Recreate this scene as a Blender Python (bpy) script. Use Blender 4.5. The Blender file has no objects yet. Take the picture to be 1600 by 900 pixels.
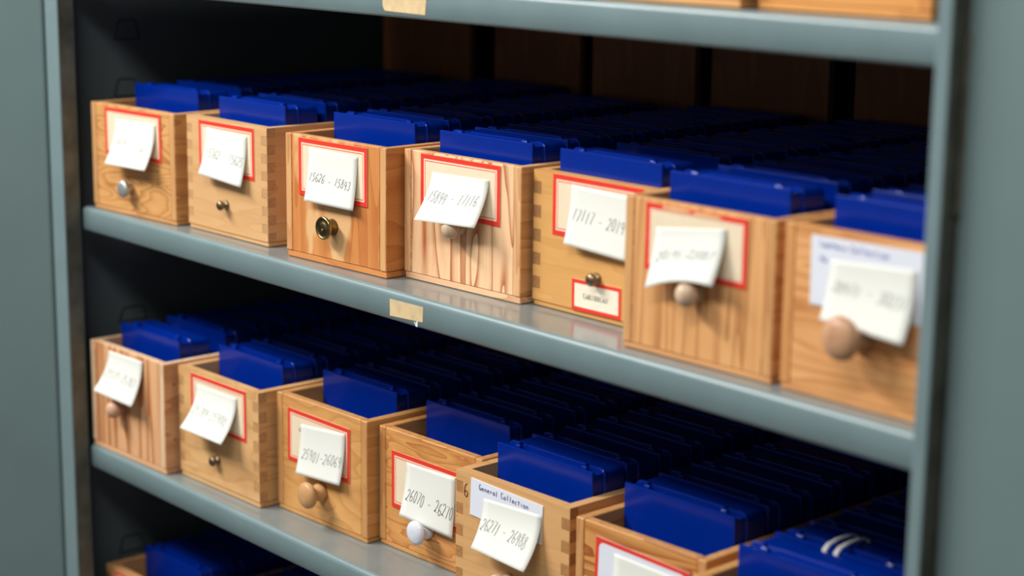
import bpy, bmesh, math, random
from mathutils import Vector, Matrix
random.seed(7)
C = bpy.context.scene.collection
SC = bpy.context.scene

# ------------------------------------------------------------------ camera
cam_d = bpy.data.cameras.new('camera')
cam = bpy.data.objects.new('camera', cam_d)
C.objects.link(cam)
CR = Vector((0.65115, 0.75884, 0.01239)).normalized()
CF = Vector((-0.74103, 0.63923, -0.20556)).normalized()
CU = CR.cross(CF).normalized()
CP = Vector((1.46961, -0.79078, 0.27231))
cam.matrix_world = Matrix(((CR.x, CU.x, -CF.x, CP.x), (CR.y, CU.y, -CF.y, CP.y), (CR.z, CU.z, -CF.z, CP.z), (0, 0, 0, 1)))
cam_d.sensor_width = 36.0
cam_d.lens = 2900.0 / 1600.0 * 36.0
cam_d.clip_start = 0.01
cam_d.dof.use_dof = True
cam_d.dof.focus_distance = (Vector((0.40, 0.0, 0.0)) - CP).dot(CF)
cam_d.dof.aperture_fstop = 4.0
SC.camera = cam

# ------------------------------------------------------------------ world, lamps, exposure
W = bpy.data.worlds.new('room_light')
SC.world = W
W.use_nodes = True
W.node_tree.nodes['Background'].inputs[0].default_value = (0.93, 0.97, 1.0, 1)
W.node_tree.nodes['Background'].inputs[1].default_value = 1.0
def world_light(base, front):
    """dim room all round, brighter towards the lit aisle in front of the cabinet"""
    nt = W.node_tree
    N, L = nt.nodes.new, nt.links.new
    tc = N('ShaderNodeTexCoord')
    sx = N('ShaderNodeSeparateXYZ')
    L(tc.outputs['Generated'], sx.inputs[0])
    def m(op, a, b):
        k = N('ShaderNodeMath')
        k.operation = op
        for i, q in enumerate((a, b)):
            if isinstance(q, (int, float)):
                k.inputs[i].default_value = q
            else:
                L(q, k.inputs[i])
        return k.outputs[0]
    y = m('POWER', m('MAXIMUM', m('MULTIPLY', sx.outputs['Y'], -1.0), 0.0), 1.5)
    z = m('MAXIMUM', m('SUBTRACT', 1.0, m('ABSOLUTE', m('MULTIPLY', sx.outputs['Z'], 1.5), 0.0)), 0.0)
    f = m('ADD', m('MULTIPLY', m('MULTIPLY', y, z), front), base)
    c3 = N('ShaderNodeVectorMath')
    c3.operation = 'SCALE'
    c3.inputs[0].default_value = (0.93, 0.97, 1.0)
    L(f, c3.inputs['Scale'])
    L(c3.outputs[0], nt.nodes['Background'].inputs[0])
world_light(0.065, 0.24)
SC.view_settings.view_transform = 'Standard'
SC.view_settings.look = 'None'
SC.view_settings.gamma = 1.0
SC.view_settings.use_curve_mapping = False
SC.view_settings.exposure = 0.15

def strip_light(name, loc, target, sx, sy, power, col):
    d = bpy.data.lights.new(name, 'AREA')
    d.shape = 'RECTANGLE'
    d.size = sx
    d.size_y = sy
    d.energy = power
    d.color = col
    o = bpy.data.objects.new(name, d)
    C.objects.link(o)
    o.location = loc
    o.rotation_euler = (Vector(target) - Vector(loc)).to_track_quat('-Z', 'Y').to_euler()
    return o
strip_light('ceiling_tube_light', (-0.46, -1.02, 1.24), (0.35, 0, 0), 1.2, 0.20, 43, (1.0, 0.985, 0.95))
strip_light('ceiling_tube_light', (1.00, -1.05, 1.26), (0.5, 0, 0), 1.0, 0.16, 12, (1.0, 0.985, 0.95))

# ------------------------------------------------------------------ materials
def new_mat(name):
    m = bpy.data.materials.new(name)
    m.use_nodes = True
    nt = m.node_tree
    return m, nt, nt.nodes['Principled BSDF']

def srgb(r, g, b):
    f = lambda c: (c / 255 / 12.92) if c / 255 <= 0.04045 else ((c / 255 + 0.055) / 1.055) ** 2.4
    return (f(r), f(g), f(b), 1)

def plain(name, col, rough=0.5, metal=0.0, spec=0.5, var=0.0, vscale=60.0, coat=0.0, bump=0.0):
    m, nt, b = new_mat(name)
    b.inputs['Roughness'].default_value = rough
    b.inputs['Metallic'].default_value = metal
    b.inputs['Specular IOR Level'].default_value = spec
    b.inputs['Coat Weight'].default_value = coat
    tc = nt.nodes.new('ShaderNodeTexCoord')
    n = nt.nodes.new('ShaderNodeTexNoise')
    n.inputs['Scale'].default_value = vscale
    n.inputs['Detail'].default_value = 4
    nt.links.new(tc.outputs['Object'], n.inputs['Vector'])
    r = nt.nodes.new('ShaderNodeValToRGB')
    r.color_ramp.elements[0].position = 0.3
    r.color_ramp.elements[1].position = 0.7
    c = Vector(col[:3])
    r.color_ramp.elements[0].color = (*(c * (1 - var)), 1)
    r.color_ramp.elements[1].color = (*(c * (1 + var)), 1)
    nt.links.new(n.outputs['Fac'], r.inputs['Fac'])
    nt.links.new(r.outputs['Color'], b.inputs['Base Color'])
    if bump:
        bp = nt.nodes.new('ShaderNodeBump')
        bp.inputs['Strength'].default_value = bump
        bp.inputs['Distance'].default_value = 0.0005
        nt.links.new(n.outputs['Fac'], bp.inputs['Height'])
        nt.links.new(bp.outputs['Normal'], b.inputs['Normal'])
    return m

def wood(name, light, dark, grain='x', bands=7.0, across=26.0, along=4.0, contrast=0.55, sharp=2.0, seed=0, blotch=0.25, rough=0.5, patch=None):
    """cathedral grain: contour lines of a noise stretched along the grain, plus fibres and blotches"""
    m, nt, b = new_mat(name)
    N = nt.nodes.new
    L = nt.links.new
    tc = N('ShaderNodeTexCoord')
    ax = {'x': 0, 'y': 1, 'z': 2}[grain]
    def mapped(al, ac, off):
        mp = N('ShaderNodeMapping')
        s = [ac, ac, ac]
        s[ax] = al
        mp.inputs['Scale'].default_value = s
        mp.inputs['Location'].default_value = (seed * 3.17 + off, seed * 1.73 - off, seed * 2.41)
        L(tc.outputs['Object'], mp.inputs['Vector'])
        return mp
    def noise(mp, detail=2.0, rough_=0.5):
        n = N('ShaderNodeTexNoise')
        n.inputs['Scale'].default_value = 1.0
        n.inputs['Detail'].default_value = detail
        n.inputs['Roughness'].default_value = rough_
        L(mp.outputs['Vector'], n.inputs['Vector'])
        return n
    def math_(op, a, v=None, v2=None):
        k = N('ShaderNodeMath')
        k.operation = op
        L(a, k.inputs[0])
        if v is not None:
            if isinstance(v, (int, float)):
                k.inputs[1].default_value = v
            else:
                L(v, k.inputs[1])
        if v2 is not None:
            k.inputs[2].default_value = v2
        return k.outputs[0]
    n1 = noise(mapped(along, across, 0.0), 1.6, 0.45)
    ring = math_('FRACT', math_('MULTIPLY', n1.outputs['Fac'], bands))
    ring = math_('POWER', ring, sharp)                       # slow rise, sharp late-wood edge
    nf = noise(mapped(along * 9, across * 26, 5.0), 3.0, 0.6)  # fibres
    nb = noise(mapped(along * 2.0, across * 0.75, 9.0), 2.0)   # blotches
    f = math_('MULTIPLY', ring, contrast)
    f = math_('ADD', f, math_('MULTIPLY', math_('SUBTRACT', nf.outputs['Fac'], 0.5), 0.45))
    f = math_('ADD', f, math_('MULTIPLY', math_('SUBTRACT', nb.outputs['Fac'], 0.5), blotch * 2.2))
    f = math_('ADD', f, 0.12)
    mix = N('ShaderNodeMixRGB')
    mix.use_clamp = True
    mix.inputs[1].default_value = light
    mix.inputs[2].default_value = dark
    cl = N('ShaderNodeClamp')
    L(f, cl.inputs[0])
    L(cl.outputs[0], mix.inputs[0])
    out = mix.outputs[0]
    if patch:                                                 # large stain patches of another tone
        npch = noise(mapped(along * 2.2, across * 0.9, 23.0), 3.0, 0.6)
        rp = N('ShaderNodeValToRGB')
        rp.color_ramp.elements[0].position = 0.50
        rp.color_ramp.elements[1].position = 0.58
        L(npch.outputs['Fac'], rp.inputs['Fac'])
        mx2 = N('ShaderNodeMixRGB')
        mx2.inputs[2].default_value = patch
        k = math_('MULTIPLY', rp.outputs['Color'], 0.75)
        L(k, mx2.inputs[0])
        L(out, mx2.inputs[1])
        out = mx2.outputs[0]
    L(out, b.inputs['Base Color'])
    b.inputs['Roughness'].default_value = rough
    b.inputs['Specular IOR Level'].default_value = 0.35
    bp = N('ShaderNodeBump')
    bp.inputs['Strength'].default_value = 0.25
    bp.inputs['Distance'].default_value = 0.0004
    L(f, bp.inputs['Height'])
    L(bp.outputs['Normal'], b.inputs['Normal'])
    return m

STEEL = plain('grey_green_enamel', srgb(116, 136, 139), 0.34, 0, 0.5, 0.05, 25, bump=0.05)
STEEL_TOP = plain('grey_enamel_shelf', srgb(126, 136, 136), 0.16, 0, 0.7, 0.06, 40, bump=0.03)
STEEL_DOOR = plain('grey_green_enamel_door', srgb(106, 126, 126), 0.45, 0, 0.4, 0.03, 18)
STEEL_WORN_SHADED = plain('worn_shaded_steel', srgb(96, 95, 84), 0.5, 0.1, 0.4, 0.40, 45, bump=0.1)  # noise gives the scuffs; darker brown base carries shade and bounced wood tone
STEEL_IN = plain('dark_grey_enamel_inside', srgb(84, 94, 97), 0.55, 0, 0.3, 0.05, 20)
DARKWIRE = plain('dark_slot_edge', srgb(30, 34, 35), 0.6)
BLUE = plain('blue_plastic', (0.0, 0.020, 0.255, 1), 0.20, 0, 0.28, 0.05, 90, bump=0.01)
BLUE_PEG = plain('blue_plastic_gloss', (0.002, 0.03, 0.34, 1), 0.16, 0, 0.5)
PAPER = plain('white_note_paper', srgb(228, 229, 221), 0.75, 0, 0.2, 0.01, 30)
CARD = plain('white_card', srgb(226, 230, 240), 0.7, 0, 0.2, 0.015, 40)
CREAM = plain('cream_label_paper', srgb(236, 218, 188), 0.7, 0, 0.2, 0.04, 60)
CREAM_L = plain('pale_label_paper', srgb(240, 230, 208), 0.7, 0, 0.2, 0.03, 60)
RED = plain('red_label_ink', srgb(228, 58, 42), 0.6, 0, 0.3, 0.05, 120)
TORN = plain('torn_paper', srgb(226, 180, 130), 0.8, 0, 0.2, 0.1, 200)
TAPE = plain('aged_tape', srgb(216, 190, 146), 0.6, 0, 0.3, 0.12, 130)
PENCIL = plain('pencil_grey', srgb(112, 114, 116), 0.8, 0, 0.1)
PENCIL_F = plain('faint_pencil', srgb(150, 152, 154), 0.8, 0, 0.1)
PENCIL_D = plain('dark_pencil', srgb(76, 76, 78), 0.8, 0, 0.1)
INK = plain('blue_ink', srgb(52, 60, 128), 0.7, 0, 0.1)
INK_F = plain('faint_blue_ink', srgb(110, 118, 190), 0.7, 0, 0.1)
PRINT = plain('black_print', srgb(50, 48, 46), 0.7, 0, 0.1)
BROWNINK = plain('brown_ink', srgb(84, 50, 28), 0.7, 0, 0.1)
SILVER = plain('satin_steel', (0.62, 0.62, 0.60, 1), 0.55, 1.0, 0.5, 0.1, 300)
BRONZE = plain('dark_bronze', (0.26, 0.19, 0.11, 1), 0.42, 1.0, 0.5, 0.2, 300)
BRASS = plain('brass', (0.42, 0.33, 0.13, 1), 0.22, 1.0, 0.5, 0.2, 250)
BRASS_D = plain('tarnished_brass', (0.20, 0.14, 0.06, 1), 0.35, 1.0, 0.5, 0.3, 250)
PORCELAIN = plain('white_porcelain', srgb(222, 224, 234), 0.12, 0, 0.6)
ELASTIC = plain('white_elastic', srgb(220, 218, 216), 0.6, 0, 0.3, 0.05, 300)
KW_PALE = wood('pale_knob_wood', srgb(216, 190, 162), srgb(176, 142, 110), 'z', 4, 60, 20, 0.4, 1.5, 3, 0.2, 0.35)
KW_PINK = wood('pinkish_knob_wood', srgb(226, 182, 152), srgb(186, 130, 100), 'z', 4, 60, 20, 0.4, 1.5, 4, 0.2, 0.4)
KW_TAN = wood('tan_knob_wood', srgb(212, 164, 112), srgb(170, 118, 70), 'z', 3, 50, 20, 0.35, 1.5, 5, 0.15, 0.35)
KW_BROWN = wood('brown_knob_wood', srgb(206, 160, 124), srgb(158, 112, 80), 'z', 4, 60, 20, 0.4, 1.5, 6, 0.2, 0.35)

# ------------------------------------------------------------------ mesh helpers
class MB:
    def __init__(self):
        self.v, self.f, self.mi, self.sm = [], [], [], []
    def add(self, vs, fs, mi=0, smooth=False):
        n = len(self.v)
        self.v += [tuple(p) for p in vs]
        for f in fs:
            self.f.append([n + i for i in f])
            self.mi.append(mi)
            self.sm.append(smooth)
    def box(self, x0, x1, y0, y1, z0, z1, mi=0, mats=None):
        vs = [(x0, y0, z0), (x1, y0, z0), (x1, y1, z0), (x0, y1, z0), (x0, y0, z1), (x1, y0, z1), (x1, y1, z1), (x0, y1, z1)]
        fs = [(0, 3, 2, 1), (4, 5, 6, 7), (0, 1, 5, 4), (2, 3, 7, 6), (1, 2, 6, 5), (3, 0, 4, 7)]   # bottom top front back right left
        n = len(self.v)
        self.v += vs
        for k, f in enumerate(fs):
            self.f.append([n + i for i in f])
            self.mi.append(mats[k] if mats else mi)
            self.sm.append(False)
    def prism(self, poly, axis, a, b, mi=0):
        """polygon (u,v) extruded along axis from a to b; axis 'y': (x,z), axis 'x': (y,z), axis 'z': (x,y)"""
        n = len(poly)
        def P(u, v, t):
            return (u, t, v) if axis == 'y' else ((t, u, v) if axis == 'x' else (u, v, t))
        vs = [P(u, v, a) for u, v in poly] + [P(u, v, b) for u, v in poly]
        fs = [list(range(n)), list(range(2 * n - 1, n - 1, -1))]
        fs += [(i, (i + 1) % n, n + (i + 1) % n, n + i) for i in range(n)]
        self.add(vs, fs, mi)
    def lathe(self, prof, seg=32, mi=0, center=(0, 0, 0), mis=None):
        """profile (r, d): radius r at distance d along -y"""
        n0 = len(self.v)
        cx, cy, cz = center
        for r, d in prof:
            for k in range(seg):
                a = 2 * math.pi * k / seg
                self.v.append((cx + r * math.cos(a), cy - d, cz + r * math.sin(a)))
        for i in range(len(prof) - 1):
            for k in range(seg):
                k2 = (k + 1) % seg
                self.f.append([n0 + i * seg + k, n0 + i * seg + k2, n0 + (i + 1) * seg + k2, n0 + (i + 1) * seg + k])
                self.mi.append(mis[i] if mis else mi)
                self.sm.append(True)
        self.f.append([n0 + k for k in range(seg)])
        self.mi.append(mi); self.sm.append(False)
        self.f.append([n0 + (len(prof) - 1) * seg + k for k in range(seg)])
        self.mi.append(mis[-1] if mis else mi); self.sm.append(False)
    def build(self, name, mats, parent=None, bevel=0.0, seg=1, fix=True):
        me = bpy.data.meshes.new(name)
        me.from_pydata(self.v, [], self.f)
        for m in (mats if isinstance(mats, (list, tuple)) else [mats]):
            me.materials.append(m)
        for p, i, s in zip(me.polygons, self.mi, self.sm):
            p.material_index = i
            p.use_smooth = s
        bm = bmesh.new()
        bm.from_mesh(me)
        if fix:
            bmesh.ops.recalc_face_normals(bm, faces=bm.faces)
        if bevel:
            es = [e for e in bm.edges if len(e.link_faces) == 2 and e.calc_face_angle(0) > 0.5]
            bmesh.ops.bevel(bm, geom=es, offset=bevel, segments=seg, affect='EDGES', profile=0.5, clamp_overlap=True)
        bm.to_mesh(me)
        bm.free()
        o = bpy.data.objects.new(name, me)
        C.objects.link(o)
        if parent:
            o.parent = parent
        return o

def tag(o, label, cat=None, group=None, kind=None):
    if label: o['label'] = label
    if cat: o['category'] = cat
    if group: o['group'] = group
    if kind: o['kind'] = kind
    return o

def thing(name, label, cat, loc=(0, 0, 0), rz=0.0, group=None):
    o = bpy.data.objects.new(name, None)
    o.empty_display_size = 0.02
    C.objects.link(o)
    o.location = loc
    o.rotation_euler = (0, 0, rz)
    return tag(o, label, cat, group)

# ------------------------------------------------------------------ room
mb = MB(); mb.box(-3.2, 4.2, -4.2, 0.55, -1.1, -1.05)
tag(mb.build('floor', plain('grey_floor', srgb(120, 116, 110), 0.6, 0, 0.4, 0.05, 8)), None, kind='structure')
mb = MB(); mb.box(-3.2, 4.2, 0.5, 0.55, -1.05, 1.75)
tag(mb.build('wall_back', plain('pale_wall', srgb(190, 190, 184), 0.8, 0, 0.2, 0.02, 5)), None, kind='structure')

# ------------------------------------------------------------------ steel cabinet
S = 0.21933
ZU = 0.21270
LY = -0.01788                       # front plane of the shelf lips
LH = 0.02105
XW, XR = -0.040, 0.965              # inner faces of the cabinet's side walls
ZB, ZT = -1.05, 0.72
YB = 0.392
cab = thing('storage_cabinet', 'grey-green steel cabinet of open shelves holding rows of wooden boxes', 'cabinet', (0, 0, ZB))
def cpart(name, mb, mats, parent=cab, bevel=0.0, seg=1, label=None):
    for i, v in enumerate(mb.v):
        mb.v[i] = (v[0], v[1], v[2] - ZB)
    o = mb.build(name, mats, parent, bevel, seg)
    if label: o['label'] = label
    return o
mb = MB(); mb.box(XW - 0.0015, XW, -0.019, YB, ZB, ZT)
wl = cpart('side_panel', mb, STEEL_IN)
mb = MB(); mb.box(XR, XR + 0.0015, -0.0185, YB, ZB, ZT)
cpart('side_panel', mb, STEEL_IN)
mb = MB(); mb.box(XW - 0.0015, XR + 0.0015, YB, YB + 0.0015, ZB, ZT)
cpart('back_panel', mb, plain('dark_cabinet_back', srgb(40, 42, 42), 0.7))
mb = MB(); mb.box(-0.075, 1.0, -0.0185, YB + 0.0015, ZT, ZT + 0.02)
cpart('top_panel', mb, STEEL)
mb = MB(); mb.box(-0.075, 1.0, -0.0185, YB, ZB, ZB + 0.06)
cpart('plinth', mb, STEEL)
# front stiles: worn right-hand returns, shade and wood bounce painted in
mb = MB(); mb.box(-0.0362, -0.0128, -0.0350, -0.0190, ZB, ZT, mats=[0, 0, 0, 0, 1, 0])
cpart('stile', mb, [STEEL, STEEL_WORN_SHADED], bevel=0.0012, seg=2)
mb = MB(); mb.box(0.9098, 0.9187, -0.0350, -0.0185, ZB, ZT, mats=[0, 0, 0, 0, 1, 0])
cpart('stile', mb, [STEEL, STEEL_WORN_SHADED], bevel=0.0010, seg=2)
mb = MB(); mb.box(0.9187, XR + 0.0015, -0.0200, -0.0185, ZB, ZT)
cpart('front_strip', mb, STEEL)
# doors folded fully open, flat beside the cabinet
mb = MB(); mb.box(-0.50, -0.0385, -0.0345, -0.0155, ZB + 0.01, ZT - 0.005)
for i, v in enumerate(mb.v):                    # this one stands a little short of flat
    a_ = math.radians(42)
    dx, dy = v[0] + 0.0385, v[1] + 0.0345
    mb.v[i] = (-0.0385 + dx * math.cos(a_) - dy * math.sin(a_), -0.0345 + dx * math.sin(a_) + dy * math.cos(a_), v[2])
dl = cpart('door', mb, STEEL_DOOR, bevel=0.003, seg=3)
mb = MB(); mb.box(0.9225, 1.42, -0.0240, -0.0203, ZB + 0.01, ZT - 0.005)
dr = cpart('door', mb, STEEL_DOOR, bevel=0.0012, seg=2)
for zc in (0.165, -0.40):                       # hinge leaves on the right stile's return
    mb = MB(); mb.box(0.9187, 0.9193, -0.0325, -0.0215, zc - 0.045, zc + 0.045)
    h = cpart('hinge', mb, STEEL_WORN_SHADED, bevel=0.0002)
    mb = MB()
    mb.add(*(lambda n: ([(0.9204 + 0.0013 * math.cos(2 * math.pi * k / n), -0.0222 + 0.0013 * math.sin(2 * math.pi * k / n), zz) for zz in (zc - 0.045, zc + 0.045) for k in range(n)],
             [[k, (k + 1) % n, n + (k + 1) % n, n + k] for k in range(n)]))(12), 0, True)
    cpart('hinge_pin', mb, STEEL_WORN_SHADED, parent=h)

def shelf(z, name='shelf'):
    x0, x1 = -0.0105, 0.955
    r = 0.0042
    prof = []                                     # (y, z) outline of folded sheet, lip rounded at the top
    n = 6
    t = 0.0012
    outer = [(YB - 0.004, z)] + [(LY + r - r * math.sin(a), z - r + r * math.cos(a)) for a in [math.pi / 2 * k / n for k in range(n + 1)]]
    outer += [(LY, z - LH + 0.0012), (LY + 0.0012, z - LH), (LY + 0.016, z - LH)]
    inner = [(LY + 0.016, z - LH + t), (LY + 0.0025, z - LH + t), (LY + t, z - LH + 0.0025)]
    inner += [(LY + r - (r - t) * math.sin(a), z - r + (r - t) * math.cos(a)) for a in [math.pi / 2 * k / n for k in range(n, -1, -1)]]
    inner += [(YB - 0.004, z - t)]
    poly = outer + inner
    mb = MB()
    N = len(poly)
    vs = [(x0, y, zz) for y, zz in poly] + [(x1, y, zz) for y, zz in poly]
    fs = [(i, (i + 1) % N, N + (i + 1) % N, N + i) for i in range(N)]
    mb.add(vs, fs)
    mb.mi[0] = 1
    m = len(outer)
    for xx0 in (0, N):                            # end caps quad by quad
        no, ni = len(outer), len(inner)
        for i in range(no - 1):
            j = N - 1 - i
            if j - 1 >= no:
                mb.add([vs[xx0 + i], vs[xx0 + i + 1], vs[xx0 + j - 1], vs[xx0 + j]], [(0, 1, 2, 3)])
    o = cpart(name, mb, [STEEL, STEEL_TOP])
    for p in o.data.polygons:
        p.use_smooth = 0 < p.index < n + 2
    return o
sh_u = shelf(ZU); sh_m = shelf(0.0); sh_l = shelf(-S); sh_b = shelf(-2 * S); shelf(ZU + 0.22)
def on_lip(name, mat, parent, poly, y=LY - 0.0003, label=None):
    mb = MB(); mb.prism(poly, 'y', y, LY + 0.0001)
    return cpart(name, mb, mat, parent, label=label)
on_lip('tape_label', TAPE, sh_m, [(0.4419, -0.0182), (0.4795, -0.0164), (0.4800, -0.0056), (0.4417, -0.0061)], label='blank strip of aged cream tape')
on_lip('paper_scrap', CARD, sh_m, [(0.4695, -0.0176), (0.4718, -0.0190), (0.4722, -0.0168), (0.4738, -0.0166), (0.4734, -0.0208), (0.4716, -0.0206)], y=LY - 0.0002, label='torn white scrap of paper')
on_lip('tape_label', TAPE, sh_u, [(0.4358, ZU - 0.0166), (0.4370, ZU - 0.0172), (0.4812, ZU - 0.0178), (0.4829, ZU - 0.0060), (0.4338, ZU - 0.0070), (0.4340, ZU - 0.0140)], label='blank strip of aged cream tape')
# shelf-clip slots pressed in the left wall
for (y0, z0, y1, z1) in ((0.034, 0.143, 0.060, 0.161), (0.032, 0.0915, 0.058, 0.108), (0.0295, -0.1175, 0.060, -0.104), (0.0223, -0.342, 0.050, -0.326)):
    mb = MB()
    out = [(y0, z0), (y1, z0), (y1 - 0.004, z1 - 0.002), (y1 - 0.006, z1), (y0 + 0.006, z1), (y0 + 0.004, z1 - 0.002)]
    cy, cz = (y0 + y1) / 2, (z0 + z1) / 2
    inn = [(cy + (y - cy) * 0.93, cz + (z - cz) * 0.90) for y, z in out]
    n = len(out)
    vs = [(XW + 0.0007, y, z) for y, z in out] + [(XW + 0.0007, y, z) for y, z in inn] + [(XW - 0.0003, y, z) for y, z in out] + [(XW - 0.0003, y, z) for y, z in inn]
    fs = []
    for i in range(n):
        j = (i + 1) % n
        fs += [(i, j, n + j, n + i), (i, j, 2 * n + j, 2 * n + i), (n + i, n + j, 3 * n + j, 3 * n + i)]
    mb.add(vs, fs)
    cpart('clip_slot', mb, DARKWIRE, wl)

# ------------------------------------------------------------------ handwriting strokes (unit cell: x 0..0.62, y 0..1, baseline 0)
def arc(cx, cy, rx, ry, a0, a1, n=10):
    return [(cx + rx * math.cos(math.radians(a0 + (a1 - a0) * k / n)), cy + ry * math.sin(math.radians(a0 + (a1 - a0) * k / n))) for k in range(n + 1)]
G = {
    '0': [arc(0.30, 0.5, 0.24, 0.5, 100, 460, 18)],
    '1': [[(0.34, 1.0), (0.26, 0.0)]],
    '2': [arc(0.28, 0.74, 0.24, 0.26, 165, -30, 10) + [(0.08, 0.04)] + arc(0.12, 0.10, 0.08, 0.08, 240, 60, 6) + [(0.34, 0.05), (0.58, 0.02)]],
    '3': [arc(0.26, 0.76, 0.22, 0.24, 150, -80, 9) + arc(0.26, 0.26, 0.27, 0.27, 80, -150, 11)],
    '4': [[(0.16, 1.0), (0.06, 0.45), (0.56, 0.48)], [(0.46, 0.95), (0.40, 0.0)]],
    '5': [[(0.14, 0.98), (0.08, 0.55)] + arc(0.24, 0.30, 0.26, 0.30, 110, -140, 11), [(0.14, 0.98), (0.52, 1.0)]],
    '6': [[(0.46, 1.0)] + arc(0.42, 0.40, 0.34, 0.5, 120, 180, 5) + arc(0.32, 0.22, 0.24, 0.22, 180, 520, 14)],
    '7': [[(0.04, 0.96), (0.56, 0.98), (0.24, 0.0)]],
    '8': [[(0.48, 0.86)] + arc(0.30, 0.76, 0.18, 0.22, 40, 230, 8) + arc(0.30, 0.24, 0.24, 0.26, 70, -250, 14) + [(0.46, 0.80)]],
    '9': [arc(0.28, 0.74, 0.22, 0.25, 20, 380, 14) + [(0.48, 0.72), (0.42, 0.0)]],
    '-': [[(0.08, 0.45), (0.52, 0.45)]],
    '.': [[(0.14, 0.0), (0.18, 0.05), (0.20, 0.0)]],
    'A': [[(0.02, 0.0), (0.30, 1.0), (0.58, 0.0)], [(0.14, 0.36), (0.46, 0.36)]],
    'B': [[(0.08, 0.0), (0.08, 1.0)] + arc(0.26, 0.76, 0.24, 0.24, 90, -90, 7) + arc(0.28, 0.26, 0.28, 0.26, 90, -90, 7) + [(0.08, 0.0)]],
    'C': [arc(0.34, 0.5, 0.30, 0.5, 50, 310, 14)],
    'E': [[(0.54, 1.0), (0.08, 1.0), (0.08, 0.0), (0.56, 0.0)], [(0.08, 0.52), (0.44, 0.52)]],
    'G': [arc(0.32, 0.5, 0.28, 0.5, 60, 330, 14) + [(0.56, 0.42), (0.32, 0.42)]],
    'I': [[(0.30, 0.0), (0.30, 1.0)]],
    'L': [[(0.10, 1.0), (0.08, 0.0), (0.56, 0.03)]],
    'N': [[(0.06, 0.0), (0.06, 1.0), (0.54, 0.0), (0.54, 1.0)]],
    'R': [[(0.08, 0.0), (0.08, 1.0)] + arc(0.26, 0.75, 0.26, 0.25, 90, -90, 7) + [(0.12, 0.5), (0.58, 0.0)]],
    'a': [arc(0.28, 0.26, 0.22, 0.26, 40, 400, 14) + [(0.50, 0.5), (0.52, 0.0)]],
    'c': [arc(0.32, 0.26, 0.24, 0.26, 50, 310, 10)],
    'e': [[(0.08, 0.28), (0.50, 0.30)] + arc(0.29, 0.26, 0.22, 0.26, 10, 310, 12)],
    'i': [[(0.28, 0.52), (0.28, 0.0)], [(0.28, 0.74), (0.30, 0.80)]],
    'l': [[(0.30, 1.0), (0.26, 0.0)]],
    'n': [[(0.10, 0.52), (0.10, 0.0)], [(0.10, 0.34)] + arc(0.30, 0.30, 0.20, 0.22, 150, 0, 7) + [(0.50, 0.0)]],
    'o': [arc(0.28, 0.26, 0.24, 0.26, 90, 450, 14)],
    'r': [[(0.14, 0.52), (0.14, 0.0)], [(0.14, 0.32)] + arc(0.34, 0.30, 0.20, 0.22, 150, 50, 5)],
    't': [[(0.28, 0.86), (0.26, 0.0)], [(0.06, 0.56), (0.52, 0.56)]],
    ' ': [],
}
def strokes(text, jit=0.0, rnd=None, serif=False):
    """list of polylines in text space: x runs 0..1 over the whole text, y 0..1"""
    n = len(text)
    out = []
    for i, ch in enumerate(text):
        dy = (rnd.uniform(-1, 1) * jit) if rnd else 0
        for pl in G[ch]:
            out.append([((i + x / 0.62 * 0.80 + 0.08) / n, y + dy) for x, y in pl])
        if serif and ch not in 'C ':
            for xx in ((0.08, 0.54) if ch in 'ANR' else (0.2,)):
                out.append([((i + (xx - 0.12) / 0.62 * 0.8 + 0.08) / n, 0.0), ((i + (xx + 0.12) / 0.62 * 0.8 + 0.08) / n, 0.0)])
    return out
def ribbon(mb, pts3, nrm, half):
    """thin flat ribbon along 3-D points; nrm(i) is the surface normal"""
    n = len(pts3)
    vs = []
    for i, p in enumerate(pts3):
        a = pts3[max(i - 1, 0)]; b = pts3[min(i + 1, n - 1)]
        t = (b - a)
        if t.length < 1e-9: t = Vector((1, 0, 0))
        s = t.normalized().cross(nrm(i)).normalized() * half
        vs += [p + s, p - s]
    mb.add(vs, [(2 * i, 2 * i + 1, 2 * i + 3, 2 * i + 2) for i in range(n - 1)])
def flat_text(name, text, parent, mat, x0, z0, x1, z1, h, y, half=0.00028, jit=0.0, seed=1, serif=False):
    """text on a vertical face: baseline from (x0,z0) to (x1,z1)"""
    rnd = random.Random(seed)
    mb = MB()
    for pl in strokes(text, jit, rnd, serif):
        P = [Vector((x0 + (x1 - x0) * u, y, z0 + (z1 - z0) * u + h * v)) for u, v in pl]
        ribbon(mb, P, lambda i: Vector((0, -1, 0)), half)
    return mb.build(name, mat, parent, fix=False)

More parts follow.
